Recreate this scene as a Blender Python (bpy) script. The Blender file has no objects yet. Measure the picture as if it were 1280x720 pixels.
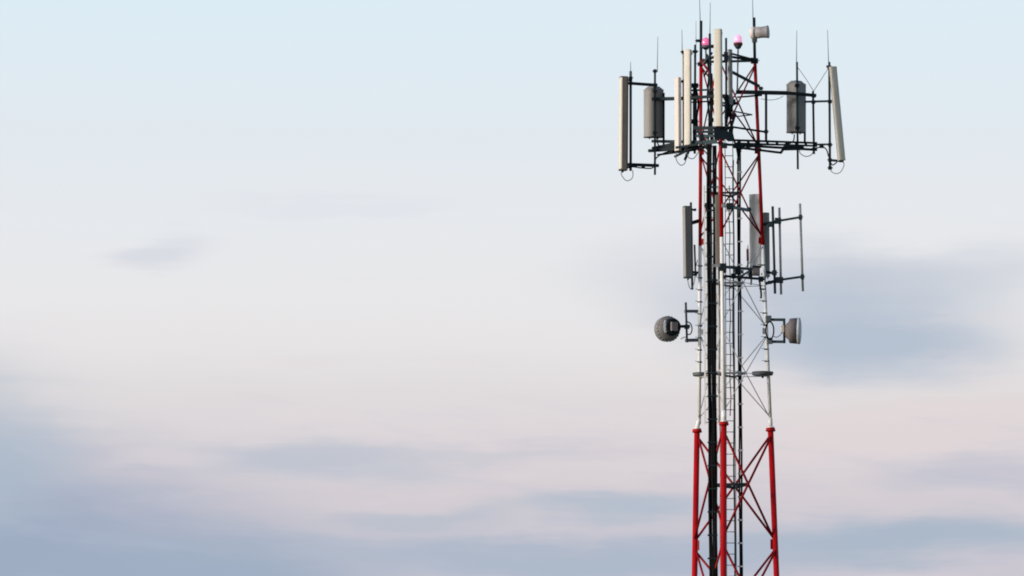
import bpy, math, random
from mathutils import Vector, Matrix
random.seed(7)
scene = bpy.context.scene
C = scene.collection
R = math.radians

# ------------------------------------------------------------------ camera
CAM = Vector((-5.93, -270.0, 1.7))
PITCH = R(7.4)
FPX = 12558.0                      # focal length in pixels of a 1280 wide picture
cam_d = bpy.data.cameras.new('camera')
cam = bpy.data.objects.new('camera', cam_d)
C.objects.link(cam)
cam.location = CAM
cam.rotation_euler = (R(90) + PITCH, 0, 0)
cam_d.sensor_width = 36.0
cam_d.lens = 36.0 * FPX / 1280.0
cam_d.clip_start = 1.0
cam_d.clip_end = 60000.0
scene.camera = cam
scene.render.resolution_x, scene.render.resolution_y = 1024, 576

# ------------------------------------------------------------------ exposure
scene.view_settings.view_transform = 'Standard'
scene.view_settings.look = 'None'
scene.view_settings.exposure = 0.0
scene.view_settings.gamma = 1.0
scene.view_settings.use_curve_mapping = False
scene.cycles.filter_width = 1.9

# ------------------------------------------------------------------ sun
SUN_AZ, SUN_EL = R(-116), R(14)     # azimuth from +Y, clockwise: low sun to the left of and behind the camera
sd = Vector((math.sin(SUN_AZ) * math.cos(SUN_EL), math.cos(SUN_AZ) * math.cos(SUN_EL), math.sin(SUN_EL)))
sun_d = bpy.data.lights.new('sun', 'SUN')
sun_d.energy = 2.4
sun_d.angle = R(10)
sun_d.color = (1.0, 0.92, 0.84)
sun = bpy.data.objects.new('sun', sun_d)
C.objects.link(sun)
sun.rotation_euler = (-sd).to_track_quat('-Z', 'Y').to_euler()

# ------------------------------------------------------------------ sky
def lin(c):
    return tuple(((v / 255.0) / 12.92 if v / 255.0 <= 0.04045 else ((v / 255.0 + 0.055) / 1.055) ** 2.4) for v in c) + (1.0,)

world = bpy.data.worlds.new('World')
scene.world = world
world.use_nodes = True
nt = world.node_tree
for n in list(nt.nodes):
    nt.nodes.remove(n)
N, L = nt.nodes.new, nt.links.new

def sock(node_in, v):
    if isinstance(v, bpy.types.NodeSocket):
        L(v, node_in)
    else:
        node_in.default_value = v

def mth(op, a, b=0.0, clamp=False):
    n = N('ShaderNodeMath'); n.operation = op; n.use_clamp = clamp
    sock(n.inputs[0], a); sock(n.inputs[1], b)
    return n.outputs[0]

def mix(f, a, b):
    n = N('ShaderNodeMix'); n.data_type = 'RGBA'; n.blend_type = 'MIX'
    sock(n.inputs[0], f); sock(n.inputs[6], a); sock(n.inputs[7], b)
    return n.outputs[2]

def sstep(v, lo, hi):
    n = N('ShaderNodeMapRange'); n.interpolation_type = 'SMOOTHSTEP'
    sock(n.inputs[0], v); n.inputs[1].default_value = lo; n.inputs[2].default_value = hi
    return n.outputs[0]

tc = N('ShaderNodeTexCoord')
sep = N('ShaderNodeSeparateXYZ'); L(tc.outputs['Generated'], sep.inputs[0])
az = mth('MULTIPLY', mth('ARCTAN2', sep.outputs[0], sep.outputs[1]), 57.2958)      # degrees east of +Y
el = mth('MULTIPLY', mth('ARCSINE', sep.outputs[2]), 57.2958)                      # degrees above the horizon

def noise(scale_u, scale_v, detail=4.0, rough=0.5, seed=0.0, slant=0.0):
    cb = N('ShaderNodeCombineXYZ')
    sock(cb.inputs[0], mth('MULTIPLY', az, scale_u)); sock(cb.inputs[1], mth('MULTIPLY', mth('ADD', el, mth('MULTIPLY', az, slant)), scale_v)); cb.inputs[2].default_value = seed
    n = N('ShaderNodeTexNoise'); L(cb.outputs[0], n.inputs['Vector'])
    n.inputs['Scale'].default_value = 1.0; n.inputs['Detail'].default_value = detail; n.inputs['Roughness'].default_value = rough
    return mth('SUBTRACT', n.outputs['Fac'], 0.5)

# wispy clouds drift: warp the directions a little
wu = mth('ADD', az, mth('MULTIPLY', noise(0.7, 1.7, 3, 0.5, 1.3), 0.9))
wv0 = mth('ADD', el, mth('MULTIPLY', noise(0.6, 1.6, 4, 0.55, 5.1), 0.55))
wv = mth('ADD', wv0, mth('MULTIPLY', noise(0.55, 8.0, 6, 0.62, 9.7), 0.22))

# clear-ish high haze by elevation (degrees)
ramp = N('ShaderNodeValToRGB')
E0, E1 = 0.0, 16.0
stops = [(0.0, (150, 156, 182)), (3.5, (172, 176, 198)), (5.6, (200, 197, 209)), (6.15, (212, 205, 211)), (6.45, (219, 212, 216)), (6.8, (225, 221, 222)),
         (7.05, (231, 228, 229)), (7.4, (232, 232, 234)), (7.8, (230, 233, 237)), (8.2, (226, 233, 239)),
         (8.7, (223, 235, 243)), (9.1, (220, 236, 245)), (11.0, (200, 224, 242)), (16.0, (160, 196, 228))]
cr = ramp.color_ramp
while len(cr.elements) > 1:
    cr.elements.remove(cr.elements[-1])
for i, (e, c) in enumerate(stops):
    p = (e - E0) / (E1 - E0)
    k = cr.elements[0] if i == 0 else cr.elements.new(p)
    k.position = p; k.color = lin(c)
elw = mth('ADD', el, mth('MULTIPLY', noise(0.35, 1.2, 3, 0.5, 3.3), 0.35))
L(mth('DIVIDE', mth('SUBTRACT', elw, E0), E1 - E0), ramp.inputs[0])
col = ramp.outputs[0]

# pink evening light on the lower cloud sheets, in streaks
pink = mth('MULTIPLY', sstep(noise(0.55, 3.6, 6, 0.55, 21.0), 0.03, 0.18), mth('MULTIPLY', sstep(el, 7.3, 6.5), 0.40))
col = mix(pink, col, lin((222, 212, 215)))
blue = mth('MULTIPLY', sstep(noise(0.42, 5.0, 7, 0.62, 33.0, 0.07), 0.06, 0.16), mth('MULTIPLY', sstep(el, 7.0, 6.0), 0.30))
col = mix(blue, col, lin((178, 187, 208)))

# soft blue-grey cloud banks: azimuth, elevation, half widths (degrees), strength, colour
banks = [
    (-3.15, 5.95, 1.45, 0.62, 1.00, (158, 171, 194)),
    (-3.10, 6.45, 0.55, 0.42, 0.85, (172, 187, 203)),
    (-1.90, 5.62, 1.30, 0.38, 0.95, (158, 174, 195)),
    (-2.06, 7.64, 0.27, 0.095, 0.62, (207, 211, 223)),
    (-1.20, 6.48, 0.62, 0.12, 0.80, (187, 194, 207)),
    (-1.95, 6.47, 0.38, 0.06, 0.45, (222, 213, 217)),
    (-0.20, 6.52, 0.90, 0.05, 0.50, (195, 198, 209)),
    (0.50, 6.13, 0.65, 0.09, 0.85, (177, 189, 204)),
    (0.25, 5.86, 1.40, 0.12, 0.90, (170, 183, 201)),
    (-0.60, 6.05, 0.45, 0.06, 0.60, (174, 187, 202)),
    (1.95, 7.28, 0.90, 0.33, 0.88, (184, 195, 210)),
    (2.05, 7.07, 0.62, 0.22, 0.75, (177, 190, 207)),
    (2.70, 7.52, 0.90, 0.17, 0.50, (201, 206, 217)),
    (1.15, 7.45, 0.65, 0.26, 0.45, (206, 209, 219)),
    (2.25, 6.55, 0.80, 0.16, 0.60, (226, 214, 215)),
    (2.30, 5.92, 1.20, 0.15, 0.95, (170, 184, 201)),
    (2.75, 6.30, 0.55, 0.11, 0.65, (193, 194, 207)),
    (-1.05, 7.90, 0.65, 0.07, 0.30, (216, 219, 231)),
]
for (a0, e0, sa, se, st, c) in banks:
    da = mth('DIVIDE', mth('SUBTRACT', wu, a0), sa)
    de = mth('DIVIDE', mth('SUBTRACT', wv, e0), se)
    d2 = mth('ADD', mth('MULTIPLY', da, da), mth('MULTIPLY', de, de))
    m = mth('MULTIPLY', mth('POWER', 2.71828, mth('MULTIPLY', mth('POWER', d2, 1.6), -0.85)), st)
    col = mix(m, col, lin(c))

# fine fibrous wisps over everything, fading towards the clear top
fib = mth('MULTIPLY', sstep(noise(0.8, 6.0, 8, 0.66, 41.0, 0.10), -0.02, 0.20), mth('MULTIPLY', sstep(el, 7.3, 6.2), 0.24))
col = mix(fib, col, lin((184, 193, 209)))
fib2 = mth('MULTIPLY', sstep(noise(0.9, 5.0, 8, 0.66, 57.0, -0.06), 0.02, 0.20), mth('MULTIPLY', mth('MULTIPLY', sstep(el, 8.4, 6.8), sstep(el, 5.9, 6.7)), 0.22))
col = mix(fib2, col, lin((231, 222, 222)))

sky = N('ShaderNodeTexSky'); sky.sky_type = 'NISHITA'; sky.sun_disc = False
sky.sun_elevation = SUN_EL; sky.sun_rotation = SUN_AZ
sk = N('ShaderNodeVectorMath'); sk.operation = 'SCALE'; L(sky.outputs[0], sk.inputs[0]); sk.inputs['Scale'].default_value = 1.0
bg_sky = N('ShaderNodeBackground'); L(sk.outputs[0], bg_sky.inputs[0]); bg_sky.inputs[1].default_value = 0.15
bg_cl = N('ShaderNodeBackground'); L(col, bg_cl.inputs[0]); bg_cl.inputs[1].default_value = 1.0
# the pale cloud deck thins out into open dusk sky high up and away from the western glow
glow = mth('MULTIPLY', sstep(el, 17.0, 10.0), sstep(mth('ABSOLUTE', az), 60.0, 12.0))
ms = N('ShaderNodeMixShader'); L(glow, ms.inputs[0]); L(bg_sky.outputs[0], ms.inputs[1]); L(bg_cl.outputs[0], ms.inputs[2])
wo = N('ShaderNodeOutputWorld'); L(ms.outputs[0], wo.inputs[0])

# ------------------------------------------------------------------ materials
def mat(name, c, rough=0.5, metal=0.0, var=0.25, scale=6.0, dirt=None, dirt_amt=0.3, bump=0.0, stretch=1.0, spec=0.3):
    m = bpy.data.materials.new(name); m.use_nodes = True
    t = m.node_tree; b = t.nodes['Principled BSDF']
    tcn = t.nodes.new('ShaderNodeTexCoord'); mp = t.nodes.new('ShaderNodeMapping')
    mp.inputs['Scale'].default_value = (1, 1, stretch)
    t.links.new(tcn.outputs['Object'], mp.inputs[0])
    n1 = t.nodes.new('ShaderNodeTexNoise'); n1.inputs['Scale'].default_value = scale; n1.inputs['Detail'].default_value = 6
    n1.inputs['Roughness'].default_value = 0.65
    t.links.new(mp.outputs[0], n1.inputs['Vector'])
    rp = t.nodes.new('ShaderNodeMapRange'); t.links.new(n1.outputs['Fac'], rp.inputs[0])
    rp.inputs[1].default_value = 0.25; rp.inputs[2].default_value = 0.75
    rp.inputs[3].default_value = 1 - var; rp.inputs[4].default_value = 1 + var
    sc = t.nodes.new('ShaderNodeVectorMath'); sc.operation = 'SCALE'; sc.inputs[0].default_value = c[:3]
    t.links.new(rp.outputs[0], sc.inputs['Scale'])
    out = sc.outputs[0]
    if dirt:
        n2 = t.nodes.new('ShaderNodeTexNoise'); n2.inputs['Scale'].default_value = scale * 2.3; n2.inputs['Detail'].default_value = 8
        t.links.new(mp.outputs[0], n2.inputs['Vector'])
        r2 = t.nodes.new('ShaderNodeMapRange'); t.links.new(n2.outputs['Fac'], r2.inputs[0])
        r2.inputs[1].default_value = 0.52; r2.inputs[2].default_value = 0.72; r2.inputs[3].default_value = 0; r2.inputs[4].default_value = dirt_amt
        mx = t.nodes.new('ShaderNodeMix'); mx.data_type = 'RGBA'
        t.links.new(r2.outputs[0], mx.inputs[0]); t.links.new(out, mx.inputs[6]); mx.inputs[7].default_value = tuple(dirt[:3]) + (1,)
        out = mx.outputs[2]
    t.links.new(out, b.inputs['Base Color'])
    rr = t.nodes.new('ShaderNodeMapRange'); t.links.new(n1.outputs['Fac'], rr.inputs[0])
    rr.inputs[3].default_value = max(0.05, rough - 0.12); rr.inputs[4].default_value = min(1, rough + 0.12)
    t.links.new(rr.outputs[0], b.inputs['Roughness'])
    b.inputs['Metallic'].default_value = metal
    b.inputs['Specular IOR Level'].default_value = spec
    if bump:
        bp = t.nodes.new('ShaderNodeBump'); bp.inputs['Strength'].default_value = bump; bp.inputs['Distance'].default_value = 0.01
        t.links.new(n1.outputs['Fac'], bp.inputs['Height']); t.links.new(bp.outputs[0], b.inputs['Normal'])
    return m

RED = mat('red_paint', (0.45, 0.005, 0.008), 0.5, 0, 0.25, 3, (0.17, 0.012, 0.010), 0.55, 0.1, 0.4, 0.2)
DARKRED = mat('dull_dark_red_paint', (0.29, 0.003, 0.008), 0.6, 0, 0.25, 5, (0.045, 0.006, 0.008), 0.5, 0.1, 0.4, 0.15)
WHITE = mat('white_paint', (0.86, 0.85, 0.86), 0.5, 0, 0.04, 3, (0.62, 0.58, 0.55), 0.3, 0.1, 0.4)
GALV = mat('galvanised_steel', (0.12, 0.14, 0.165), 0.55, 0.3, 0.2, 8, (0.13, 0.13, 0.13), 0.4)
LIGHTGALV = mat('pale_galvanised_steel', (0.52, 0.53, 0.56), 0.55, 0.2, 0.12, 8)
DARK = mat('dark_steel', (0.012, 0.021, 0.029), 0.6, 0.0, 0.3, 8, (0.03, 0.038, 0.043), 0.35, spec=0.12)
TEAL = mat('weathered_steel', (0.034, 0.056, 0.068), 0.6, 0.0, 0.3, 8, (0.06, 0.07, 0.078), 0.4, spec=0.15)
CABLE = mat('black_cable_sheath', (0.0045, 0.005, 0.0065), 0.7, 0, 0.3, 12, spec=0.12)
GREYCABLE = mat('grey_cable_sheath', (0.20, 0.20, 0.21), 0.6, 0, 0.2, 12)
BEIGE = mat('beige_fibreglass', (0.64, 0.605, 0.54), 0.5, 0, 0.05, 2, (0.40, 0.34, 0.27), 0.4, 0.05, 0.25)
CREAM = mat('cream_fibreglass', (0.76, 0.72, 0.65), 0.5, 0, 0.05, 2, (0.46, 0.40, 0.33), 0.4, 0.05, 0.25)
PINKISH = mat('faded_white_fibreglass', (0.76, 0.71, 0.68), 0.5, 0, 0.05, 2, (0.5, 0.44, 0.40), 0.3, 0.05, 0.25)
GREY = mat('grey_fibreglass', (0.42, 0.43, 0.44), 0.5, 0, 0.06, 2, (0.24, 0.24, 0.25), 0.4, 0.05, 0.25)
GREYPALE = mat('pale_grey_fibreglass', (0.64, 0.67, 0.73), 0.5, 0, 0.05, 2, (0.48, 0.49, 0.52), 0.3, 0.05, 0.25)
TAUPE = mat('taupe_fibreglass', (0.31, 0.30, 0.295), 0.5, 0, 0.07, 2, (0.17, 0.15, 0.14), 0.4, 0.05, 0.25)
CHASSIS = mat('brown_grey_chassis', (0.145, 0.13, 0.118), 0.55, 0.0, 0.12, 4, (0.09, 0.085, 0.08), 0.4, 0.05, 0.25)
SLATE = mat('slate_fibreglass', (0.085, 0.095, 0.108), 0.5, 0, 0.08, 2, (0.08, 0.09, 0.09), 0.4, 0.05, 0.25)
BACK = mat('antenna_back_plate', (0.05, 0.055, 0.06), 0.5, 0.3, 0.15, 5)
DISHGREY = mat('dish_grey_paint', (0.23, 0.225, 0.235), 0.55, 0, 0.15, 6, (0.08, 0.075, 0.075), 0.5, 0.1)
DISHBROWN = mat('dish_brown_grey_paint', (0.235, 0.205, 0.21), 0.55, 0, 0.12, 6, (0.22, 0.18, 0.175), 0.4, 0.1)
DRUMGREY = mat('drum_grey_paint', (0.30, 0.29, 0.31), 0.5, 0, 0.1, 6)
RADOME = mat('pale_radome_fabric', (0.62, 0.65, 0.74), 0.6, 0, 0.05, 5)
MAROON = mat('maroon_plastic', (0.12, 0.03, 0.03), 0.5, 0, 0.1, 6)
GROUND = mat('dry_grass_ground', (0.07, 0.075, 0.04), 0.95, 0, 0.4, 0.03, (0.12, 0.10, 0.07), 0.6)

def lens_mat(name, base, emit, strength):
    m = mat(name, base, 0.2, 0, 0.08, 9)
    b = m.node_tree.nodes['Principled BSDF']
    b.inputs['Emission Color'].default_value = emit + (1,)
    b.inputs['Emission Strength'].default_value = strength
    b.inputs['Coat Weight'].default_value = 0.5
    return m
LENS = lens_mat('lit_pink_lens', (0.75, 0.16, 0.34), (1.0, 0.20, 0.45), 0.55)
LENSPALE = lens_mat('lit_pale_pink_lens', (0.85, 0.42, 0.60), (1.0, 0.42, 0.70), 0.68)

# ------------------------------------------------------------------ helpers
RIGHT = Vector((1, 0, 0)); UP = Vector((0, -math.sin(PITCH), math.cos(PITCH))); FWD = Vector((0, math.cos(PITCH), math.sin(PITCH)))
def P(px, py, Y=0.0):
    """A point of the tower seen at pixel (px, py) of the 1280 x 720 survey and standing Y metres behind the tower axis."""
    d = RIGHT * ((px - 640) / FPX) + UP * ((360 - py) / FPX) + FWD
    return CAM + d * ((Y - CAM.y) / d.y)
K = 0.02174                          # metres per survey pixel at the tower

class MB:
    def __init__(self): self.v, self.f, self.s = [], [], []
    def face(self, idx, smooth=False): self.f.append(idx); self.s.append(smooth)
    def ring(self, c, r, ax, seg, ref=None, rx=1.0):
        ax = ax.normalized(); ref = ref or (Vector((0, 0, 1)) if abs(ax.z) < 0.9 else Vector((1, 0, 0)))
        u = ax.cross(ref).normalized(); w = ax.cross(u)
        i0 = len(self.v)
        for k in range(seg):
            a = 2 * math.pi * k / seg
            self.v.append(c + (u * math.cos(a) * rx + w * math.sin(a)) * r)
        return list(range(i0, i0 + seg))
    def skin(self, a, b, smooth=True):
        n = len(a)
        for k in range(n): self.face([a[k], a[(k + 1) % n], b[(k + 1) % n], b[k]], smooth)
    def tube(self, p, q, r, r2=None, seg=10):
        p, q = Vector(p), Vector(q); ax = q - p
        a = self.ring(p, r, ax, seg); b = self.ring(q, r if r2 is None else r2, ax, seg)
        self.skin(a, b); self.face(a[::-1]); self.face(b)
        return self
    def path(self, pts, r, seg=8, closed=False):
        pts = [Vector(p) for p in pts]; rings = []; ref = None
        for i, p in enumerate(pts):
            t = (pts[min(i + 1, len(pts) - 1)] - pts[max(i - 1, 0)])
            rr = Vector((0, 1, 0)) if abs(t.normalized().y) < 0.9 else Vector((1, 0, 0))
            rings.append(self.ring(p, r, t, seg, rr))
        for a, b in zip(rings, rings[1:]): self.skin(a, b)
        self.face(rings[0][::-1]); self.face(rings[-1])
        return self
    def bar(self, p, q, w, h):
        """rectangular steel section from p to q, w across, h upright"""
        p, q = Vector(p), Vector(q); ax = (q - p).normalized()
        ref = Vector((0, 0, 1)) if abs(ax.z) < 0.95 else Vector((0, 1, 0))
        u = ax.cross(ref).normalized() * (w / 2); t = u.cross(ax).normalized() * (h / 2)
        i = len(self.v)
        for e in (p, q): self.v += [e - u - t, e + u - t, e + u + t, e - u + t]
        for f in ([0, 1, 2, 3], [7, 6, 5, 4], [0, 4, 5, 1], [1, 5, 6, 2], [2, 6, 7, 3], [3, 7, 4, 0]): self.face([i + k for k in f])
        return self
    def box(self, c, sx, sy, sz, yaw=0.0, bev=0.0):
        c = Vector(c); m = Matrix.Rotation(yaw, 3, 'Z'); b = min(bev, sx * .4, sy * .4)
        prof = [(-sx / 2 + b, -sy / 2), (sx / 2 - b, -sy / 2), (sx / 2, -sy / 2 + b), (sx / 2, sy / 2 - b), (sx / 2 - b, sy / 2), (-sx / 2 + b, sy / 2), (-sx / 2, sy / 2 - b), (-sx / 2, -sy / 2 + b)] if b > 0 else \
               [(-sx / 2, -sy / 2), (sx / 2, -sy / 2), (sx / 2, sy / 2), (-sx / 2, sy / 2)]
        self.prism(prof, c, m, -sz / 2, sz / 2)
        return self
    def prism(self, prof, c, m, z0, z1, inset=0.0, smooth=False):
        n = len(prof); rows = []
        zs = [(z0, 1 - inset), (z0 + inset * .1, 1), (z1 - inset * .1, 1), (z1, 1 - inset)] if inset else [(z0, 1), (z1, 1)]
        for z, s in zs:
            i = len(self.v)
            for (x, y) in prof: self.v.append(c + m @ Vector((x * s, y * s, z)))
            rows.append(list(range(i, i + n)))
        for a, b in zip(rows, rows[1:]):
            for k in range(n): self.face([a[k], a[(k + 1) % n], b[(k + 1) % n], b[k]], smooth)
        self.face(rows[0][::-1]); self.face(rows[-1])
    def lathe(self, prof, c, ax, seg=40, bump=None):
        """prof: list of (distance along axis, radius)"""
        c = Vector(c); ax = Vector(ax).normalized(); rings = []
        for (d, r) in prof: rings.append(self.ring(c + ax * d, max(r, 1e-4), ax, seg))
        if bump:
            for rg, pr in zip(rings, prof):
                if pr[1] > bump[0]:
                    for k, i in enumerate(rg):
                        if (k // 2) % 2:
                            o = c + ax * pr[0]; self.v[i] = o + (self.v[i] - o) * (1 - bump[1])
        for a, b in zip(rings, rings[1:]): self.skin(a, b, bump is None)
        self.face(rings[0][::-1]); self.face(rings[-1])
        return self
    def build(self, name, material, parent=None):
        org = parent_world(parent)
        if parent is None:
            org = Vector((0, 0, 0))
        me = bpy.data.meshes.new(name)
        me.from_pydata([tuple(v - org) for v in self.v], [], self.f); me.update()
        me.polygons.foreach_set('use_smooth', self.s)
        me.materials.append(material)
        o = bpy.data.objects.new(name, me); C.objects.link(o)
        if parent: o.parent = parent
        import bmesh
        bm = bmesh.new(); bm.from_mesh(me); bmesh.ops.recalc_face_normals(bm, faces=bm.faces); bm.to_mesh(me); bm.free()
        return o

def smooth(pts, n=8):
    out = []
    for i in range(len(pts) - 1):
        p0, p1, p2, p3 = pts[max(i - 1, 0)], pts[i], pts[i + 1], pts[min(i + 2, len(pts) - 1)]
        for k in range(n):
            t = k / n
            out.append(.5 * ((2 * p1) + (p2 - p0) * t + (2 * p0 - 5 * p1 + 4 * p2 - p3) * t * t + (3 * p1 - p0 - 3 * p2 + p3) * t ** 3))
    out.append(pts[-1]); return out

def parent_world(o):
    w = Vector((0, 0, 0))
    while o is not None:
        w += o.location; o = o.parent
    return w

def thing(name, label, cat, loc, group=None):
    o = bpy.data.objects.new(name, None); C.objects.link(o)
    o.location = loc; o.empty_display_size = 0.3
    o['label'] = label; o['category'] = cat
    if group: o['group'] = group
    return o

def tag(o, label, cat, group=None):
    o['label'] = label; o['category'] = cat
    if group: o['group'] = group
    return o

def rebase(o):
    """move the origin of a one-mesh thing to its lowest point"""
    vs = o.data.vertices; lo = min(vs, key=lambda v: v.co.z).co.copy()
    for v in vs: v.co -= lo
    o.location = lo
    return o

# ------------------------------------------------------------------ ground
g = MB(); S_ = 25000.0; ng = 10
for i in range(ng + 1):
    for j in range(ng + 1): g.v.append(Vector((-S_ + 2 * S_ * i / ng, -S_ + 2 * S_ * j / ng, 0)))
for i in range(ng):
    for j in range(ng): g.face([i * (ng + 1) + j, (i + 1) * (ng + 1) + j, (i + 1) * (ng + 1) + j + 1, i * (ng + 1) + j + 1])
go = g.build('ground', GROUND); go['kind'] = 'structure'

# ------------------------------------------------------------------ lattice tower
UPPER = {'L': ((876.2, 77.5, 0.55), (874.0, 528.5, 0.73)), 'M': ((899.3, 68.5, -0.88), (904.8, 518.0, -1.154)), 'R': ((943.6, 76.0, 0.32), (963.0, 527.0, 0.43))}
LOWER = {'L': ((871.3, 539.0, 0.73), (868.2, 720.0, 0.82)), 'M': ((904.8, 530.0, -1.154), (904.2, 711.0, -1.28)), 'R': ((963.2, 537.5, 0.43), (970.6, 718.5, 0.47))}
def up(leg, s):                      # s = 0 at the tower top, 1 at the flange
    a, b = (P(*q) for q in UPPER[leg]); return a.lerp(b, s)
def lo(leg, s):                      # s = 0 at the flange, 1 where 3.9 m lower
    a, b = (P(*q) for q in LOWER[leg]); return a + (b - a) * s
tower = thing('lattice_tower', 'tall three-legged steel lattice mast painted in red and white bands, carrying all the antennas', 'radio tower', (0, 0, 0))
FACES = (('M', 'R'), ('R', 'L'), ('L', 'M'))
S_RED = {'L': (308 - 77.5) / 451, 'M': (297 - 68.5) / 449.5, 'R': (307 - 76) / 451}
for l in 'LMR':
    rr = 0.053 if l == 'M' else 0.047
    m = MB(); m.tube(up(l, -0.004), up(l, S_RED[l]), rr, seg=16)
    m.tube(up(l, .246) - Vector((0, 0, .02)), up(l, .246) + Vector((0, 0, .02)), rr * 1.7, seg=14)
    m.build('leg', RED, tower)
    m = MB(); m.tube(up(l, S_RED[l]), up(l, 1.004), rr * 0.98, seg=16); m.build('leg', WHITE, tower)
    m = MB(); a = lo(l, 0); b = lo(l, 1); s_g = a.z / (a.z - b.z)
    m.tube(a - Vector((0, 0, .02)), lo(l, s_g), 0.079, seg=18); m.build('leg', RED, tower)
    fl = MB()
    fl.tube(a - Vector((0, 0, .03)), a + Vector((0, 0, .012)), 0.132, seg=20)
    fl.tube(a + Vector((0, 0, .015)), a + Vector((0, 0, .05)), 0.122, seg=20)
    for k in range(8):
        an = k * math.pi / 4
        q = a + Vector((math.cos(an) * .1, math.sin(an) * .1, 0)); fl.tube(q - Vector((0, 0, .05)), q + Vector((0, 0, .07)), .011, seg=6)
    fl.build('flange', RED, tower)
    cp = MB(); t_ = up(l, 1.0)
    cp.tube(a + Vector((0, 0, .052)), a + Vector((0, 0, .085)), .10, seg=16)
    cp.tube(a + Vector((0, 0, .07)), t_ + Vector((0, 0, .10)), rr * 1.3, rr * 1.15, seg=14)
    cp.build('leg_foot', WHITE, tower)

def inset_seg(p, q, d0, d1):
    ax = (q - p).normalized(); return p + ax * d0, q - ax * d1

n_lv = 4
for k in range(n_lv):
    s0, s1 = k / n_lv, (k + 1) / n_lv
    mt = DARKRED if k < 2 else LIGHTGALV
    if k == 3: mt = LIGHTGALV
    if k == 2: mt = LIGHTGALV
    rad = 0.021 if k < 2 else 0.012
    for (a, b) in FACES:
        n = (up(a, s0) - up(b, s0)).cross(Vector((0, 0, 1))).normalized() * 0.024
        for (p, q, sg) in ((up(a, s0 + .012), up(b, s1 - .012), 1), (up(b, s0 + .012), up(a, s1 - .012), -1)):
            p, q = inset_seg(p, q, .04, .04)
            MB().tube(p + n * sg, q + n * sg, rad, seg=8).build('diagonal_brace', mt, tower)
    mids = [(up(a, (s0 + s1) / 2) + up(b, (s0 + s1) / 2)) / 2 for (a, b) in FACES]
    if k >= 2:
        for (a, b), mid in zip(FACES, mids):
            MB().tube(up(a, (s0 + s1) / 2), up(b, (s0 + s1) / 2), .010, seg=8).build('horizontal_brace', WHITE, tower)
    for i in range(3):
        p, q = mids[i], mids[(i + 1) % 3]
        MB().bar(p, q, .035, .05).build('inner_strut', DARK if k < 2 else GALV, tower)
# gussets
for k in range(n_lv + 1):
    for l in 'LMR':
        if k == 4: continue
        c = up(l, k / n_lv); ctr = (up('L', k / n_lv) + up('M', k / n_lv) + up('R', k / n_lv)) / 3
        d = (ctr - c); d.z = 0; d.normalize()
        MB().box(c + d * .07, .10, .014, .17, math.atan2(d.y, d.x)).build('gusset_plate', DARKRED if k <= 2 else LIGHTGALV, tower)

a, b = lo('R', 0), lo('R', 1)
STEP = 143.0 / 181.0
s = 0.0; lv = 0
s_gnd = a.z / (a.z - b.z)
while s + STEP < s_gnd:
    s1 = s + STEP
    for (x, y) in FACES:
        n = (lo(x, s) - lo(y, s)).cross(Vector((0, 0, 1))).normalized() * 0.032
        for (p, q, sg) in ((lo(x, s + .035), lo(y, s1 - .03), 1), (lo(y, s + .035), lo(x, s1 - .03), -1)):
            p, q = inset_seg(p, q, .06, .06)
            MB().tube(p + n * sg, q + n * sg, .032, seg=8).build('diagonal_brace', DARKRED, tower)
    mids = [(lo(x, (s + s1) / 2) + lo(y, (s + s1) / 2)) / 2 for (x, y) in FACES]
    if lv % 2 == 0:
        for i in range(3): MB().bar(mids[i], mids[(i + 1) % 3], .05, .07).build('inner_strut', DARK, tower)
    for l in 'LMR':
        c = lo(l, s1); ctr = (lo('L', s1) + lo('M', s1) + lo('R', s1)) / 3
        d = (ctr - c); d.z = 0; d.normalize()
        MB().box(c + d * .085, .11, .020, .27, math.atan2(d.y, d.x)).build('gusset_plate', DARKRED, tower)
    s = s1; lv += 1

# top ring of the tower
for (x, y) in FACES:
    MB().bar(up(x, 0), up(y, 0), .05, .06).build('top_rail', DARK, tower)
# step bolts on the white legs
for l, x0 in (('L', -1), ('R', -1)):
    for py in range(333, 462, 15):
        if l == 'L': s = (py - 77.5) / 451
        else: s = (py - 1 - 76) / 451
        c = up(l, s); bl = MB()
        bl.tube(c + Vector((-.085 if l == 'R' else -.05, -.03, 0)), c + Vector((.04 if l == 'R' else .07, -.03, 0)), .021, seg=8)
        bl.tube(c + Vector((-.16, -.03, .02)) if l == 'R' else c + Vector((-.12, -.02, .03)), c + Vector((.0, -.03, 0)), .008, seg=6)
        bl.build('step_bolt', DARK, tower)
# collar plates
for (px0, px1, py, Y) in ((865.5, 886, 468, .70), (939.5, 967, 467, .36)):
    p, q = P(px0, py, Y), P(px1, py, Y); c = (p + q) / 2; r = (q - p).length / 2
    m = MB()
    aa = m.ring(c - Vector((0, 0, .04)), r * .93, Vector((0, 0, 1)), 24); bb = m.ring(c + Vector((0, 0, .04)), r, Vector((0, 0, 1)), 24)
    m.skin(aa, bb, False); m.face(aa[::-1]); m.face(bb)
    m.build('collar_plate', GALV, tower)
    m = MB(); m.tube(c - Vector((0, 0, .12)), c - Vector((0, 0, .042)), .03, seg=8); m.build('collar_bolt', DARK, tower)

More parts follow.
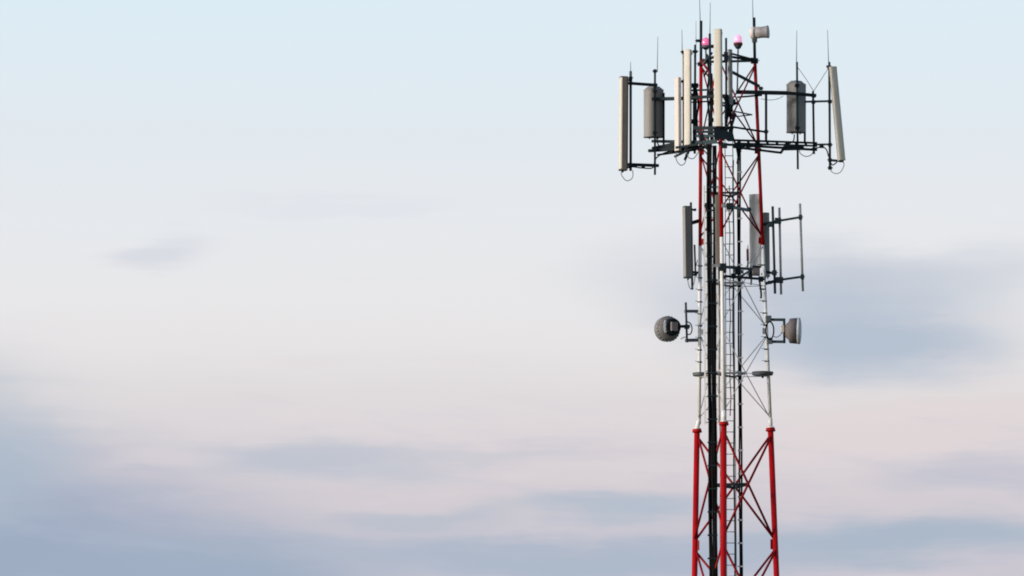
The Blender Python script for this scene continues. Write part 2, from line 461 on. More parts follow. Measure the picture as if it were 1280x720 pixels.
# ladder (a part of the tower, with rails and rungs)
ladder = bpy.data.objects.new('ladder', None); C.objects.link(ladder); ladder.parent = tower
LY = 0.15
def lad(side, py):
    t = (py - 180) / 540.0
    x = 906.3 + 2.0 * t if side < 0 else 916.0 + 4.6 * t
    return P(x, py, LY)
for sd_ in (-1, 1):
    a, b = lad(sd_, 120), lad(sd_, 720); e = b + (b - a) * ((b.z - 2.4) / (a.z - b.z))
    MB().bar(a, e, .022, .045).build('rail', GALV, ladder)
def lad_z(sd_, z):
    a, b = lad(sd_, 120), lad(sd_, 720); return a + (b - a) * ((a.z - z) / (a.z - b.z))
ztop, zbot = lad(-1, 126).z, 2.6
zs = []; z = ztop
while z > zbot: zs.append(z); z -= 0.302
for z in zs[:60]:
    MB().tube(lad_z(-1, z), lad_z(1, z), .011, seg=8).build('rung', GALV, ladder)
m = MB()
for z in zs[60:]: m.tube(lad_z(-1, z), lad_z(1, z), .011, seg=6)
o = m.build('rung', GALV, ladder); o['kind'] = 'stuff'

# ------------------------------------------------------------------ feeder cables
def cable_run(root, xs_top, xs_bot, py0, Y, r, material, wob=0.4, name='cable', split=None):
    for i, (x0, x1) in enumerate(zip(xs_top, xs_bot)):
        pts = []; ph = random.random() * 6
        for k in range(0, 60):
            py = py0 + (740 - py0) * k / 59.0
            t = min(1, max(0, (py - 335) / 40.0)); t = t * t * (3 - 2 * t)
            x = x0 + (x1 - x0) * t + wob * math.sin(py * .035 + ph) + (py - 540) * .006 * (t)
            pts.append(P(x, py, Y + .02 * (i % 2) + .012 * math.sin(py * .05 + ph * 2)))
        e = pts[-1]; pts.append(Vector((e.x, e.y - .35, 0.03)))
        MB().path(pts, r, 8).build(name, material, root)
fc = thing('feeder_cables', 'thick bundle of black feeder cables hanging down the left half of the mast', 'cable', P(890, 740, -.4) * 1)
fc.location.z = 0
cable_run(fc, (884.6, 886.6, 892.2, 894.2, 888.6), (886.4, 888.6, 893.0, 894.9, 890.8), 182, -.80, .029, CABLE)
for py in range(205, 735, 29):
    t = 0 if py < 340 else 1
    m = MB(); m.bar(P(883.2 + t * 1.2, py, -.83), P(896.4 + t * .6, py, -.83), .03, .045)
    m.build('clamp', DARK, fc)
fc2 = thing('feeder_cables', 'slim pair of black cables running down the right side of the ladder', 'cable', P(924, 740, .2))
fc2.location.z = 0
cable_run(fc2, (922.6, 924.9), (924.2, 926.6), 176, .24, .026, CABLE, .3)
cable_run(fc2, (916.8,), (917.6,), 200, .20, .022, CABLE, .5)
for py in range(215, 735, 29):
    MB().bar(P(921.2 + (py > 350), py, .19), P(928.0 + (py > 350), py, .19), .02, .035).build('clamp', LIGHTGALV, fc2)
fc3 = thing('grey_cable', 'pale grey cable threaded between the black bundle and the front leg', 'cable', P(898, 740, -.2))
fc3.location.z = 0
cable_run(fc3, (898.4,), (900.0,), 200, -.30, .019, GREYCABLE, .5)

tray = thing('cable_tray', 'pale ladder-like cable tray behind the black bundle in the white part of the mast', 'cable tray', P(897, 532, .15))
for x0, x1 in ((880.4, 881.6), (897.6, 898.6)):
    MB().bar(P(x0, 232, .12), P(x1, 530, .12), .045, .03).build('rail', WHITE, tray)
for py in range(240, 530, 16):
    t_ = (py - 232) / 298.0
    MB().bar(P(880.4 + 1.2 * t_, py, .14), P(897.6 + t_, py, .14), .025, .025).build('crossbar', LIGHTGALV, tray)
for lab, xa, xb, ya, yb in (('thin dark cable clipped beside the pale cable tray in the white part', 899.8, 899.2, 262, 528), ('thin dark cable along the inner side of the ladder in the white part', 911.5, 913.2, 232, 520)):
    pts = [P(xa + (xb - xa) * k / 40.0 + .5 * math.sin(k * .9), ya + (yb - ya) * k / 40.0, .05 + .05 * math.sin(k * .5)) for k in range(41)]
    o_ = MB().path(pts, .013, 6).build('thin_cable', CABLE); rebase(o_); tag(o_, lab, 'cable', 'thin cables inside the mast')

# ------------------------------------------------------------------ antenna mounts
def pole(root, px0, py0, px1, py1, Y, w, material, name='pole'):
    m = MB(); m.tube(P(px0, py0, Y), P(px1, py1, Y), w * K / 2, seg=12); return m.build(name, material, root)
def beam(root, a, b, h, material, name='boom', w=None):
    m = MB(); m.bar(P(*a), P(*b), (w or h) * K, h * K); return m.build(name, material, root)
def clampat(root, px, py, Y, w, h, material=None, name='clamp'):
    m = MB(); c = P(px, py, Y); m.box(c, w * K, w * K * .8, h * K, 0, .008)
    m.tube(c + Vector((-w * K * .75, -.03, 0)), c + Vector((w * K * .75, -.03, 0)), .012, seg=6)
    return m.build(name, material or DARK, root)

# left arm
ml = thing('antenna_mount', 'dark steel side arm with poles reaching left from the mast head', 'mounting frame', P(868, 185, .2), 'side arms of the mast head')
beam(ml, (872, 177.5, .1), (815, 176.5, .75), 3.4, TEAL)
beam(ml, (880, 184, -.4), (811, 188.5, .6), 3.6, DARK)
beam(ml, (870, 187.2, -.2), (822, 193.6, .7), 2.2, DARK)
beam(ml, (845, 181, .2), (815, 187, .55), 7, DARK, 'gusset_plate', .6)
beam(ml, (872, 122.5, .2), (815, 124.0, .5), 4.0, TEAL, 'rail')
beam(ml, (821, 106.5, .5), (786, 104.0, .1), 3.4, DARK, 'rail')
beam(ml, (823, 207.0, .5), (785, 205.6, .1), 3.6, DARK, 'rail')
pole(ml, 818.7, 86.5, 818.7, 218.5, .36, 2.7, TEAL)
pole(ml, 829.6, 116, 829.6, 184, .60, 2.8, DARK)
pole(ml, 788.3, 89, 788.3, 213.5, .1, 3.4, GALV)
for (x, y, Y) in ((818.7, 89, .30), (818.7, 106, .30), (818.7, 123.5, .30), (818.7, 114, .30), (818.7, 166, .30), (818.7, 207, .30), (818.7, 188, .30), (788.3, 97.5, .03), (788.3, 104, .03), (788.3, 206.5, .03), (794, 207.5, .1), (804, 208, .2)):
    clampat(ml, x, y, Y, 4.6, 3.4)

# right arm
mr = thing('antenna_mount', 'dark steel side arm with poles reaching right from the mast head', 'mounting frame', P(950, 180, .3), 'side arms of the mast head')
beam(mr, (918, 175.2, -.5), (1021, 178.8, .6), 2.4, DARK)
beam(mr, (918, 179.0, -.45), (1021, 182.4, .65), 2.2, TEAL)
for i_ in range(9):
    t_ = i_ / 8.0
    beam(mr, (922 + 96 * t_, 174.6 + 3.4 * t_, -.5 + 1.1 * t_), (924.5 + 96 * t_, 179.8 + 3.4 * t_, -.42 + 1.1 * t_), 2.2, DARK, 'spacer')
beam(mr, (905, 180.5, -.8), (1021, 187.3, .4), 2.8, DARK)
beam(mr, (916, 183.6, -.9), (977, 191.0, -.3), 2.6, DARK)
beam(mr, (976, 191.0, -.3), (981, 183.5, .1), 2.4, DARK, 'boom_bracket')
beam(mr, (980, 185.2, .2), (1004, 184.6, .4), 5.5, DARK, 'boom_bracket')
beam(mr, (920, 115.0, .1), (984, 116.3, .2), 4.6, DARK, 'rail')
beam(mr, (984, 116.3, .2), (1020, 119.4, .40), 3.8, DARK, 'rail')
beam(mr, (922, 121.5, -.2), (952, 119.0, .3), 2.2, DARK, 'rail')
beam(mr, (915, 90.0, -.4), (949, 107.8, .25), 3.0, TEAL, 'strut')
beam(mr, (1006, 127.2, .5), (1037, 126.4, .25), 2.4, TEAL, 'rail')
beam(mr, (1020, 180.6, .5), (1038, 180.4, .25), 2.2, TEAL, 'rail')
beam(mr, (914, 158.5, -.7), (956, 164.8, .2), 2.2, DARK, 'strut')
pole(mr, 957.6, 116, 957.6, 176, .2, 3.2, DARK)
pole(mr, 996.2, 77.5, 997.3, 211.5, .36, 2.7, TEAL)
pole(mr, 1006, 105, 1006, 177, .7, 2.8, DARK)
pole(mr, 1016.3, 114, 1017.5, 192.5, .45, 2.8, DARK)
pole(mr, 1036.6, 77.5, 1037.5, 212, .25, 3.0, TEAL)
for (x, y, Y) in ((951, 110.5, .1), (950, 118, .1), (957.6, 164.5, .12), (1017, 120, .38), (1016.8, 127.5, .38), (1017.4, 186.5, .38), (1036.6, 84, .2), (1037.3, 127, .2), (1037.4, 181, .2), (1037.5, 200, .2), (1037.6, 210, .2), (1027, 183, .4), (996.2, 107, .30), (996.8, 160, .30)):
    clampat(mr, x, y, Y, 4.8, 4.0)

# centre frame: posts round the mast head
mc = thing('antenna_mount', 'cluttered centre frame of dark posts and plates around the mast head', 'mounting frame', P(900, 185, -.8))
pole(mc, 876.3, 26, 876.2, 80, .55, 3.6, DARK, 'post')
pole(mc, 942.5, 22, 943.6, 80, .32, 3.7, DARK, 'post')
pole(mc, 869.0, 56, 868.4, 192, -.1, 3.0, TEAL, 'post')
pole(mc, 887.2, 42, 889.2, 180, -.3, 3.0, DARK, 'post')
pole(mc, 907.6, 47.5, 907.9, 165, -.75, 2.7, DARK, 'post')
pole(mc, 854.4, 64, 854.6, 190, -.2, 2.8, TAUPE, 'post')
pole(mc, 897.6, 36, 897.8, 176, -1.12, 2.4, DARK, 'post')
beam(mc, (868.6, 106, -.1), (868.4, 186, -.1), 6.0, TEAL, 'post_sleeve', 5.0)
beam(mc, (845, 123.5, -.25), (907, 119.5, -.9), 3.4, DARK, 'rail')
beam(mc, (864, 113.0, -.15), (893, 112.0, -.8), 2.2, DARK, 'rail')
beam(mc, (845, 184.5, -.4), (872, 180.5, -.7), 2.8, DARK, 'rail')
beam(mc, (862, 128.0, .2), (899, 126.0, -.6), 1.8, DARK, 'rail')
beam(mc, (868, 160, -.4), (916, 160, -1.0), 4.0, DARK, 'rail')
beam(mc, (866, 164.8, -.3), (893, 164.8, -.95), 3.2, DARK, 'plate', 1.0)
beam(mc, (868, 169.8, -.35), (893, 169.8, -.97), 3.4, TEAL, 'plate', 1.0)
beam(mc, (866, 178.5, -.3), (896, 177.0, -1.1), 5.0, TEAL, 'plate', 1.2)
beam(mc, (892.5, 167.0, -1.2), (910, 166.5, -1.15), 15.0, DARK, 'plate', 1.0)
beam(mc, (909.5, 171.0, -1.0), (916, 170.5, -.9), 12.0, TEAL, 'plate', 1.0)
beam(mc, (907, 131, -.75), (915, 148, -.5), 4, DARK, 'strut')
beam(mc, (907, 148, -.75), (918, 125, -.3), 3, DARK, 'strut')
beam(mc, (909, 175, -.9), (919, 142, -.4), 2.6, DARK, 'strut')
beam(mc, (915, 67.2, -.75), (943, 74.8, .3), 2.0, DARK, 'strut')
beam(mc, (915, 76.2, -.75), (943, 75.8, .3), 1.8, DARK, 'strut')
beam(mc, (879, 80, .3), (890, 66, -.3), 2.0, GALV, 'strut')
beam(mc, (878, 78, .4), (888, 92, -.3), 2.2, RED, 'strut')
beam(mc, (880, 95, .3), (889, 80, -.3), 1.8, DARK, 'strut')
beam(mc, (917, 139, -.4), (940, 143.5, .1), 1.5, GALV, 'strut')
beam(mc, (917, 146, -.4), (940, 143.5, .1), 1.5, GALV, 'strut')
beam(mc, (843, 196, -.3), (868, 184, -.5), 2.4, DARK, 'strut')
beam(mc, (856, 200, -.2), (862, 186, -.4), 2.4, DARK, 'strut')
for (x, y, Y, w, h) in ((868.8, 64.5, -.18, 6, 3), (873, 51, .5, 6, 3), (890.5, 58, -.4, 4, 4), (876.5, 80, .5, 9, 4), (943.6, 76, .25, 8, 6), (907.4, 71, -.85, 5, 12), (854, 65, -.25, 5, 3),
                        (868.5, 107, -.15, 9, 5), (868.5, 120, -.15, 9, 6), (889, 118, -.4, 6, 8), (889, 150, -.4, 6, 5), (868.5, 152, -.15, 8, 5), (907.8, 122, -.8, 6, 6), (853, 186, -.3, 5, 6), (878, 172, -.6, 7, 8), (886, 183, -.7, 8, 5), (905, 182, -1.0, 8, 6)):
    clampat(mc, x, y, Y, w, h)

for pts in ([(884, 68, .2), (886, 95, .0), (884.5, 120, -.1), (886.5, 150, -.3), (885, 178, -.6)], [(889.5, 92, -.3), (891, 120, -.4), (889.5, 150, -.6), (891.5, 178, -.8)],
            [(908.5, 118, -.7), (911, 135, -.7), (908, 155, -.8), (904, 176, -.95)], [(915, 132, -.6), (913, 150, -.6), (916, 170, -.4), (921, 186, .1), (923, 200, .22)],
            [(926, 189, .1), (923.5, 192, .2), (921.5, 205, .24)], [(870, 110, -.2), (873, 130, -.1), (871, 150, -.2), (875, 172, -.5), (884, 186, -.78)]):
    MB().path(smooth([P(*p) for p in pts]), .026, 8).build('cable', CABLE, mc)
for pts in ([(783, 211, .05), (789, 208.5, .08), (803, 210, .25), (816, 209.5, .42), (820, 198, .5), (834, 190, .4), (858, 188.5, .0), (877, 187, -.5), (885, 194, -.78)],
            [(821, 173, .5), (824, 182, .5), (838, 184, .3), (862, 182, -.1), (880, 184, -.6), (887, 192, -.78)]):
    MB().path(smooth([P(*p) for p in pts]), .017, 8).build('cable', CABLE, ml)
for pts in ([(1046, 203, .1), (1040, 206, .2), (1036, 196, .3), (1030, 184.5, .4), (1008, 186.5, .4), (975, 184, .0), (945, 183, -.2), (926, 187, .1), (922.5, 197, .24)],
            [(993, 168, .55), (990, 178, .45), (972, 181, .1), (948, 181, -.1), (928, 184, .1), (924.5, 194, .24)]):
    MB().path(smooth([P(*p) for p in pts]), .017, 8).build('cable', CABLE, mr)

# mid-height mounts
mm = thing('antenna_mount', 'grey steel cross mount clamped round the mast at mid height', 'mounting frame', P(905, 345, 0))
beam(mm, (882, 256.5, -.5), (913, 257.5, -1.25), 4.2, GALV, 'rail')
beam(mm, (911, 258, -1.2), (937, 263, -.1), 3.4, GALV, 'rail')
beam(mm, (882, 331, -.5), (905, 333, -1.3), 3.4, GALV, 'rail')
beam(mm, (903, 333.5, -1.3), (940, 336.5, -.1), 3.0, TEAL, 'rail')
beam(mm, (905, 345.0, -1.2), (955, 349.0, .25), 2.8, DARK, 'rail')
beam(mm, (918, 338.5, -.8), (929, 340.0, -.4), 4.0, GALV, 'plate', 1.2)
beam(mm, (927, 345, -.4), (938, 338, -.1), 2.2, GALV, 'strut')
for (x, y, Y, w, h) in ((884, 257, -.55, 6, 6), (912, 258, -1.28, 8, 8), (936, 262, -.15, 5, 5), (904, 334, -1.33, 8, 9), (922, 338, -.7, 7, 10), (917, 345, -.85, 6, 6), (938, 343, -.1, 5, 9), (951, 349, .2, 6, 6), (906, 347, -1.3, 3, 3), (906, 340, -1.32, 3, 3)):
    clampat(mm, x, y, Y, w, h)
mp_ = thing('antenna_mount', 'empty pipe mount of three upright grey poles right of the mast at mid height', 'mounting frame', P(957, 350, .3))
pole(mp_, 965.8, 258, 968.8, 367, .25, 3.2, TEAL)
pole(mp_, 974.2, 259.5, 976.4, 368, .35, 3.0, LIGHTGALV)
pole(mp_, 1000.0, 254.5, 1003.6, 364, .3, 3.0, LIGHTGALV)
beam(mp_, (954, 280.5, .3), (972, 277.0, .3), 3.6, DARK, 'rail')
beam(mp_, (970, 276.6, .3), (1001, 271.4, .3), 2.6, TEAL, 'rail')
beam(mp_, (955, 355.0, .4), (976, 349.5, .3), 3.4, DARK, 'rail')
beam(mp_, (958, 340.0, .3), (970, 342.0, .2), 3.0, DARK, 'rail')
beam(mp_, (974, 350.0, .3), (1003, 345.8, .3), 2.6, TEAL, 'rail')
for (x, y, Y, w, h) in ((963, 281, .22, 6, 5), (972.5, 276, .25, 8, 7), (1000.6, 271.5, .22, 4.5, 6), (968, 341, .2, 6, 6), (974.5, 350, .25, 9, 7), (1003, 346, .22, 4.5, 6), (962, 353, .3, 5, 4)):
    clampat(mp_, x, y, Y, w, h, TEAL)

# ------------------------------------------------------------------ panel antennas
def panel(label, px, py0, py1, Y, w, d, yaw, front, back, px_b=None, group=None, brackets=True, loop=None, cap=None, chassis=None, split=0.0, ridge=False):
    """w, d in metres; yaw in degrees: 0 faces the camera (-Y), +90 faces right (+X)."""
    top, bot = P(px, py0, Y), P(px_b if px_b is not None else px, py1, Y)
    root = thing('panel_antenna', label, 'antenna', bot, group)
    axz = (top - bot); ln = axz.length; axz.normalize()
    ya = R(yaw); fwd = Vector((math.sin(ya), -math.cos(ya), 0)); side = fwd.cross(Vector((0, 0, 1))).normalized()
    side = (side - axz * side.dot(axz)).normalized(); fw = axz.cross(side).normalized()
    if fw.dot(fwd) < 0: fw = -fw
    mrot = Matrix((side, fw, axz)).transposed()
    y0 = d * split                    # where the radome shell meets the metal chassis
    shell = [(w * .5, y0), (w * .5, max(y0 + .004, d * .26)), (w * .47, d * .38), (w * .38, d * .46), (w * .2, d * .5),
             (-w * .2, d * .5), (-w * .38, d * .46), (-w * .47, d * .38), (-w * .5, max(y0 + .004, d * .26)), (-w * .5, y0)]
    rear = [(-w * .492, y0 - .002), (-w * .492, -d * .36), (-w * .42, -d * .5), (w * .42, -d * .5), (w * .492, -d * .36), (w * .492, y0 - .002)]
    if ridge: rear = [(-w * .5, y0 - .002), (-w * .5, -d * .05), (-w * .06, -d * .5), (w * .06, -d * .5), (w * .5, -d * .05), (w * .5, y0 - .002)]
    c = (top + bot) / 2
    m = MB(); m.prism(shell, c, mrot, -ln / 2 + .03, ln / 2 - .03); m.build('radome', front, root)
    m = MB(); m.prism(rear, c, mrot, -ln / 2 + .03, ln / 2 - .03); m.build('chassis', chassis or front, root)
    whole = [(x * 1.03, y * 1.03) for x, y in (shell + rear[1:-1])]
    m = MB(); m.prism(whole, c, mrot, -ln / 2, -ln / 2 + .032); m.build('end_cap', cap or front, root)
    m = MB(); n_ = len(whole); zs_ = [(ln / 2 - .032, 1), (ln / 2 - .012, 1), (ln / 2 + (.085 if ridge else .004), .56 if ridge else .86)]
    rows = []
    for z_, q_ in zs_:
        i_ = len(m.v); m.v += [c + mrot @ Vector((x * q_, y * q_, z_)) for x, y in whole]; rows.append(list(range(i_, i_ + n_)))
    for a_, b_ in zip(rows, rows[1:]): m.skin(a_, b_, False)
    m.face(rows[0][::-1]); m.face(rows[-1]); m.build('end_cap', cap or front, root)
    if not ridge:
        m = MB(); m.prism([(-w * .37, -d * .5 - .012), (w * .37, -d * .5 - .012), (w * .37, -d * .5 + .004), (-w * .37, -d * .5 + .004)], c, mrot, -ln / 2 + .05, ln / 2 - .05)
        m.build('back_plate', back, root)
    for k in (-1, 1):
        m = MB(); q = bot + side * (k * w * .22) - axz * .0; m.tube(q - axz * .055, q + axz * .01, .017, seg=8); m.build('connector', DARK, root)
    if brackets:
        for k in (-1, 1):
            q = c + axz * (k * (ln / 2 - .09)); m = MB()
            e = q - fw * (d * .5 + .10)
            m.bar(q - fw * (d * .5), e, .06, .05)
            m.bar(e - side * .06, e + side * .06, .05, .06)
            m.build('bracket', DARK, root)
    if loop:
        pts = [P(x, y, Yq) for (x, y, Yq) in loop]; sm = smooth(pts)
        MB().path(sm, .011, 6).build('jumper_cable', GREYCABLE, root)
    return root

GT = 'panel antennas on the mast head'
GM = 'panel antennas at mid height'
panel('tall slim cream panel antenna at the far left end of the mast head', 779.4, 96, 213, .0, .26, .22, -81, CREAM, BACK, 778.6, GT, chassis=CHASSIS, split=.22, cap=CHASSIS,
      loop=[(777, 213, 0), (777, 219, 0), (783.5, 226, .03), (790.5, 222, .08), (791, 213, .1)])
panel('short taupe panel antenna seen from behind beside the cream one, on the left arm', 817.2, 112, 171.5, .66, .53, .42, -176, TAUPE, BACK, 817.2, GT, chassis=TAUPE, ridge=True, brackets=False)
panel('narrow pale pinkish panel antenna left of the tall cream pair near the mast', 847.0, 97, 188.5, -.35, .18, .12, -50, PINKISH, BACK, 847.4, GT, chassis=PINKISH,
      loop=[(845.5, 190, -.35), (845.5, 200, -.35), (851, 206.5, -.3), (856.5, 203, -.25), (857, 192, -.2)])
panel('tall cream panel antenna beside the left red leg of the mast head', 859.6, 62, 182, -.40, .19, .13, -24, CREAM, BACK, 859.8, GT, chassis=CREAM,
      loop=[(859, 184, -.4), (860, 196, -.38), (867, 198, -.3), (873, 190, -.2)])
panel('tall beige panel antenna facing forward at the centre of the mast head', 897.3, 36.5, 158, -1.28, .215, .14, -22, BEIGE, BACK, 898.0, GT, chassis=BEIGE)
panel('grey panel antenna just right of the beige centre one', 912.3, 62, 131, -.62, .13, .11, -4, GREY, BACK, 913.0, GT, chassis=GREY)
panel('short grey panel antenna seen from behind on the right arm', 995.2, 105, 165.5, .66, .50, .42, -174, TAUPE, BACK, 995.2, GT, chassis=TAUPE, ridge=True, brackets=False,
      loop=[(1000, 182, .55), (1000, 191, .5), (1007, 195.5, .45), (1014, 193.5, .45), (1017, 188, .45)])
panel('tilted beige panel antenna at the far right end of the mast head', 1041.0, 83.5, 200.5, .1, .20, .13, 24, BEIGE, BACK, 1052.0, GT, brackets=False, chassis=TAUPE, split=-.1,
      loop=[(1053, 201, .1), (1055, 206, .1), (1051, 214.5, .12), (1045, 217, .15), (1039, 214, .2), (1037.5, 209, .2)])
tb = [o for o in C.objects if o.name.startswith('panel_antenna')][-1]
m = MB(); m.bar(P(1033.5, 83, .2), P(1045, 85, .1), .07, .06); m.build('bracket', DARK, tb)
m = MB(); m.bar(P(1036, 200, .2), P(1053, 201.5, .1), .06, .06); m.build('bracket', DARK, tb)

panel('dark slate panel antenna left of the mast at mid height', 858.8, 258, 347.5, .55, .22, .24, -80, TAUPE, BACK, 860.0, GM, chassis=SLATE, split=.3, cap=SLATE,
      loop=[(859.5, 349, .55), (861, 357, .55), (864, 361, .6), (868, 352, .6), (869.5, 335, .65), (872, 325, .65)])
ms_ = [o for o in C.objects if o.name.startswith('panel_antenna')][-1]
m = MB(); m.tube(P(863.6, 253, .72), P(865.4, 362, .72), .032, seg=10); m.build('pole', DARK, ms_)
m = MB(); m.bar(P(863.5, 279, .72), P(874, 276, .73), .10, .09); m.build('bracket', DARK, ms_)
m = MB(); m.bar(P(864, 340, .72), P(874, 341, .73), .07, .06); m.build('bracket', DARK, ms_)
m = MB(); m.bar(P(868.2, 306, .64), P(869.2, 339, .64), .05, .05); m.build('tilt_arm', MAROON, ms_)
panel('grey panel antenna strapped to the front leg behind the cables at mid height', 897.4, 244, 331, -.95, .16, .10, -8, CHASSIS, BACK, 898.2, GM, brackets=False)
panel('broad pale grey panel antenna against the right leg at mid height', 943.6, 243, 334.5, .52, .31, .13, -16, GREYPALE, BACK, 944.4, GM, chassis=GREYPALE)
panel('dark grey panel antenna half hidden behind the right leg at mid height', 957.6, 266, 346, .75, .16, .12, 30, TAUPE, BACK, 958.4, GM)

# ------------------------------------------------------------------ small radio units
ru = thing('surge_arrester', 'small maroon tube with a pale cap beside the pale grey antenna', 'radio unit', P(934.6, 333, -.2))
MB().tube(P(934.4, 311.5, -.2), P(934.8, 326, -.2), .034, seg=12).build('body', MAROON, ru)
MB().tube(P(934.9, 306.0, -.2), P(934.5, 311.4, -.2), .012, .024, seg=10).build('cap', PINKISH, ru)
MB().tube(P(934.8, 326.2, -.2), P(934.8, 337, -.2), .02, seg=8).build('stem', DARK, ru)
rb = thing('radio_unit', 'small brownish box under the pale grey antenna beside the right leg', 'radio unit', P(944.5, 346, .1))
m = MB(); m.box(P(944.5, 339.5, .1), 10 * K, .14, 10 * K, .2, .02); m.build('housing', DISHBROWN, rb)
m = MB(); m.box(P(944.5, 333.6, .1), 12.5 * K, .19, 2 * K, .2, .015); m.build('lid', DARK, rb)
for i, (pts) in enumerate(([(949, 346, .1), (950, 355, .15), (951.5, 368, .2), (951, 373, .2)], [(939, 346, .1), (939, 352, .1), (938.5, 356, .1)])):
    MB().path(smooth([P(*p) for p in pts]), .026, 8).build('cable', DARK if i == 0 else GREYCABLE, rb)

# ------------------------------------------------------------------ beacons
def beacon(label, px, py_top, py_mid, py_bot, Y, w, lens, foot):
    b = thing('aircraft_beacon', label, 'warning light', P(px, py_bot, Y), 'aircraft warning lights on the mast head')
    c = P(px, py_mid, Y); h = (py_mid - py_top) * K; r = w * K / 2
    m = MB(); m.lathe([(0, r * .95), (h * .25, r * 1.04), (h * .55, r * 1.02), (h * .78, r * .86), (h * .93, r * .52), (h, r * .06)], c, (0, 0, 1), 28); m.build('lens', lens, b)
    m = MB(); m.lathe([(-.075, r * 1.12), (-.002, r * 1.16)], c, (0, 0, 1), 28); m.build('rim', MAROON if lens is LENSPALE else GALV, b)
    m = MB(); m.lathe([((py_mid - py_bot) * K, r * .55), ((py_mid - py_bot) * K + .05, r * .85), (-.077, r * .95)], c, (0, 0, 1), 24); m.build('base', TEAL, b)
    m = MB(); m.tube(P(*foot), P(px, py_bot, Y), .022, seg=8); m.build('stem', GALV, b)
    return b
beacon('pink beacon lamp left of the beige centre antenna, on the mast head', 882.3, 46.5, 57, 62, .1, 9.4, LENS, (882.6, 80, .1))
beacon('pale pink glowing beacon lamp standing free right of the beige centre antenna', 922.6, 43.5, 53.5, 61, -.25, 9.8, LENSPALE, (921.6, 112, -.25))

# ------------------------------------------------------------------ top drum
td = thing('drum_antenna', 'small grey drum with a pinkish collar on top of the right post', 'radio unit', P(943, 50, .3))
m = MB(); m.lathe([(0, 7.4 * K), (.17, 7.0 * K), (.30, 7.6 * K), (.34, 8.2 * K), (.355, 8.0 * K)], P(944.6, 41, .2), (.96, -.2, .05), 32); m.build('drum', DRUMGREY, td)
m = MB(); m.lathe([(-.08, 7.2 * K), (-.06, 8.0 * K), (.02, 8.0 * K), (.04, 7.2 * K)], P(943.0, 41.5, .2), (.9, -.4, 0), 28); m.build('collar', PINKISH, td)
m = MB(); m.box(P(943.2, 50.5, .3), 6.5 * K, .13, 4.5 * K, 0, .02); m.build('bracket', GALV, td)

# ------------------------------------------------------------------ lightning rods
def rod(label, px0, py0, px1, py1, Y, r=.0125):
    m = MB(); m.tube(P(px1, py1, Y), P(px0, py0, Y), r, r * .55, seg=6); o = m.build('lightning_rod', GALV)
    rebase(o); tag(o, label, 'lightning rod', 'lightning rods of the mast head')
rod('short thin rod on the pole beside the far left cream antenna', 788.2, 77, 788.3, 91, .1)
rod('thin rod above the pole of the left arm', 822.3, 46, 821.6, 90, .5)
rod('thin rod rising from the top of the tall cream antenna by the left leg', 852.4, 37, 852.8, 68, -.2)
rod('faint thin rod on the slim post just left of the left beacon', 870.0, 26, 870.0, 58, -.1, .009)
rod('tallest left rod, rising from the dark post above the left leg', 874.0, -14, 875.4, 30, .55)
rod('thin rod between the left beacon and the beige centre antenna', 887.9, 3, 887.4, 44, -.3)
rod('tallest right rod, rising from the dark post under the small drum', 940.4, -14, 941.4, 28, .32)
rod('thin rod above the grey panel antenna of the right arm', 996.0, 38, 995.6, 80, .35)
rod('thin rod at the far right, above the tilted beige antenna', 1034.4, 37, 1035.8, 82, .25)

# slack wires of the right arm
for (lab, pts) in (('slack thin wire from the grey right-arm antenna pole down to the short pole', [(997, 84, .35), (1007, 98, .4), (1017, 114, .45)]),
                   ('slack thin wire from the short pole up to the tilted beige antenna', [(1017, 114, .45), (1026, 100, .35), (1035.5, 85, .25)]),
                   ('sagging thin wire under the upper rail of the right arm', [(951, 123.5, .2), (962, 125, .25), (972, 123.6, .3), (979, 120, .3)])):
    m = MB(); m.path(smooth([P(*p) for p in pts]), .008, 6); o = m.build('wire', GREYCABLE); rebase(o); tag(o, lab, 'wire', 'slack wires of the right arm')

# ------------------------------------------------------------------ microwave dishes
dl = thing('microwave_dish', 'dark round drum dish seen from behind, left of the white legs', 'dish antenna', P(857, 428, .5), 'microwave dishes below the panel antennas')
ax = Vector((-.42, .90, .03)).normalized(); c = P(835.5, 411, .55); r = 16.4 * K
m = MB(); m.lathe([(-.03, r * .97), (-.0, r), (.045, r), (.05, r * .96), (.20, r * .94), (.215, r * .9)], c, ax, 96, (r * .965, .045)); m.build('rim', DISHGREY, dl)
m = MB(); m.lathe([(-.13, r * .22), (-.115, r * .40), (-.085, r * .66), (-.05, r * .86), (-.02, r * .91)], c, ax, 44); m.build('reflector_back', DISHGREY, dl)
hub = P(840.2, 408.6, .42)
m = MB(); m.lathe([(-.09, 8.6 * K), (-.07, 10.6 * K), (.10, 10.8 * K)], hub, ax, 36); m.build('hub', DARK, dl)
m = MB(); m.box(hub - ax * .125, 9.5 * K, .07, 11.0 * K, math.atan2(ax.y, ax.x) - R(90), .02); m.build('housing', DISHBROWN, dl)
m = MB()
sdv = ax.cross(Vector((0, 0, 1))).normalized()
for k in range(9):
    a0 = R(180 - 38 + k * 76 / 9.0); a1 = R(180 - 38 + (k + 1) * 76 / 9.0)
    q = [hub - ax * .03 + (sdv * math.cos(a_) + Vector((0, 0, 1)) * math.sin(a_)) * 11.6 * K for a_ in (a0, a1)]
    m.bar(q[0], q[1], .07, .05)
m.build('trim_arc', LIGHTGALV, dl)
m = MB(); m.bar(P(848, 408, .42), P(862, 408, .5), .09, .07); m.box(P(858.5, 408.5, .5), 6 * K, .14, 5 * K, 0, .02); m.build('coupler', DARK, dl)
m = MB(); m.tube(P(857.2, 378, .5), P(858.8, 428, .5), .030, seg=12); m.build('pole', TEAL, dl)
m = MB(); m.bar(P(856, 389, .5), P(874.5, 389, .72), .07, .075); m.build('arm', GALV, dl)
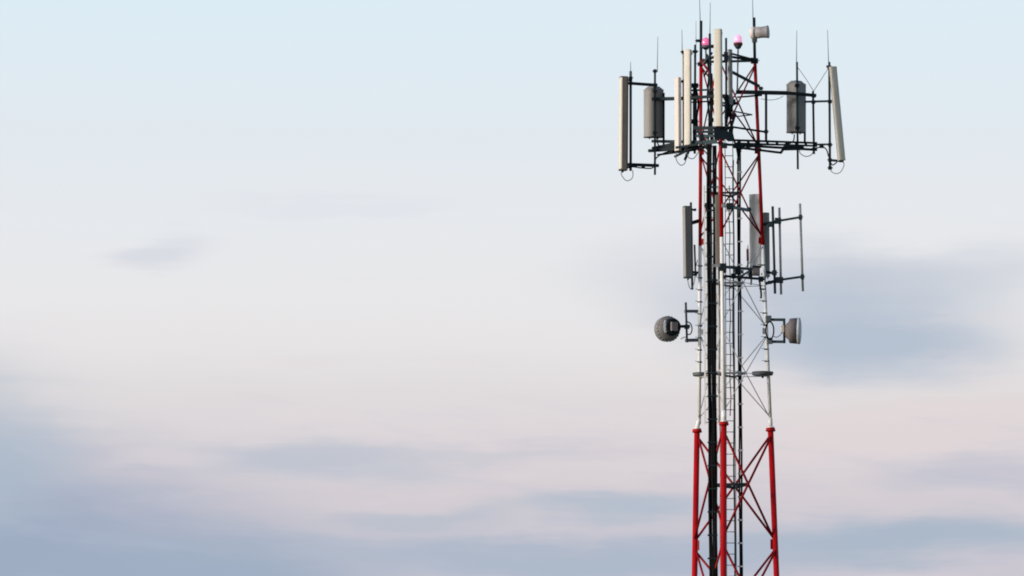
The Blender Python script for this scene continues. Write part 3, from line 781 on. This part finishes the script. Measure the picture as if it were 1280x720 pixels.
m = MB(); m.bar(P(857, 425.5, .5), P(874, 425.0, .72), .07, .085); m.build('arm', GALV, dl)
m = MB(); m.path(smooth([P(*p) for p in [(859, 402, .45), (863.5, 405, .45), (865, 412, .45), (863, 417.5, .45), (859.5, 418, .45)]]), .016, 6); m.build('cable', CABLE, dl)
m = MB(); m.path(smooth([P(*p) for p in [(851, 424, .5), (854, 422, .5), (858, 421, .5)]]), .012, 6); m.build('cable', GREYCABLE, dl)

dr = thing('microwave_dish', 'brownish drum dish with a pale cover facing right, beside the right leg', 'dish antenna', P(980, 429, .3), 'microwave dishes below the panel antennas')
ax = Vector((.99, -.10, -.02)).normalized(); c = P(982.0, 413.5, .25)
m = MB(); m.lathe([(0, 7.5 * K), (.03, 9.5 * K), (.075, 11 * K), (.105, 15.0 * K), (.12, 15.5 * K), (.325, 16.3 * K)], c, ax, 44); m.build('drum', DISHBROWN, dr)
m = MB(); m.lathe([(.327, 16.5 * K), (.385, 16.7 * K), (.40, 15.6 * K), (.415, 12 * K), (.424, 6 * K), (.426, .2 * K)], c, ax, 44); m.build('cover', RADOME, dr)
m = MB(); m.tube(P(980.2, 398, .25), P(980.4, 429, .25), .034, seg=12); m.build('pole', TEAL, dr)
for py in (399.5, 427.0):
    m = MB(); m.bar(P(957 + (py > 410) * 1.5, py, .36), P(981, py + .2, .25), .07, .07); m.build('arm', TEAL, dr)
    m = MB(); m.box(P(960.5 + (py > 410) * 1.5, py - 1, .3), 7.5 * K, .14, 7.5 * K, 0, .02); m.build('clamp', GALV, dr)
m = MB(); m.box(P(978.2, 411, .2), 4.5 * K, .10, 9 * K, 0, .02); m.build('feed_box', CREAM, dr)
pts = []
for k in range(33):
    a = 2 * math.pi * k / 32; pts.append(P(962.2 + 5.0 * math.cos(a), 413.2 + 11.0 * math.sin(a), .22 + .08 * math.cos(a)))
m = MB(); m.path(pts, .02, 8); m.build('cable', CABLE, dr)
m = MB(); m.path(smooth([P(*p) for p in [(966, 420, .24), (971, 421.5, .22), (976, 418, .2), (978, 414, .2)]]), .012, 6); m.build('cable', GREYCABLE, dr)
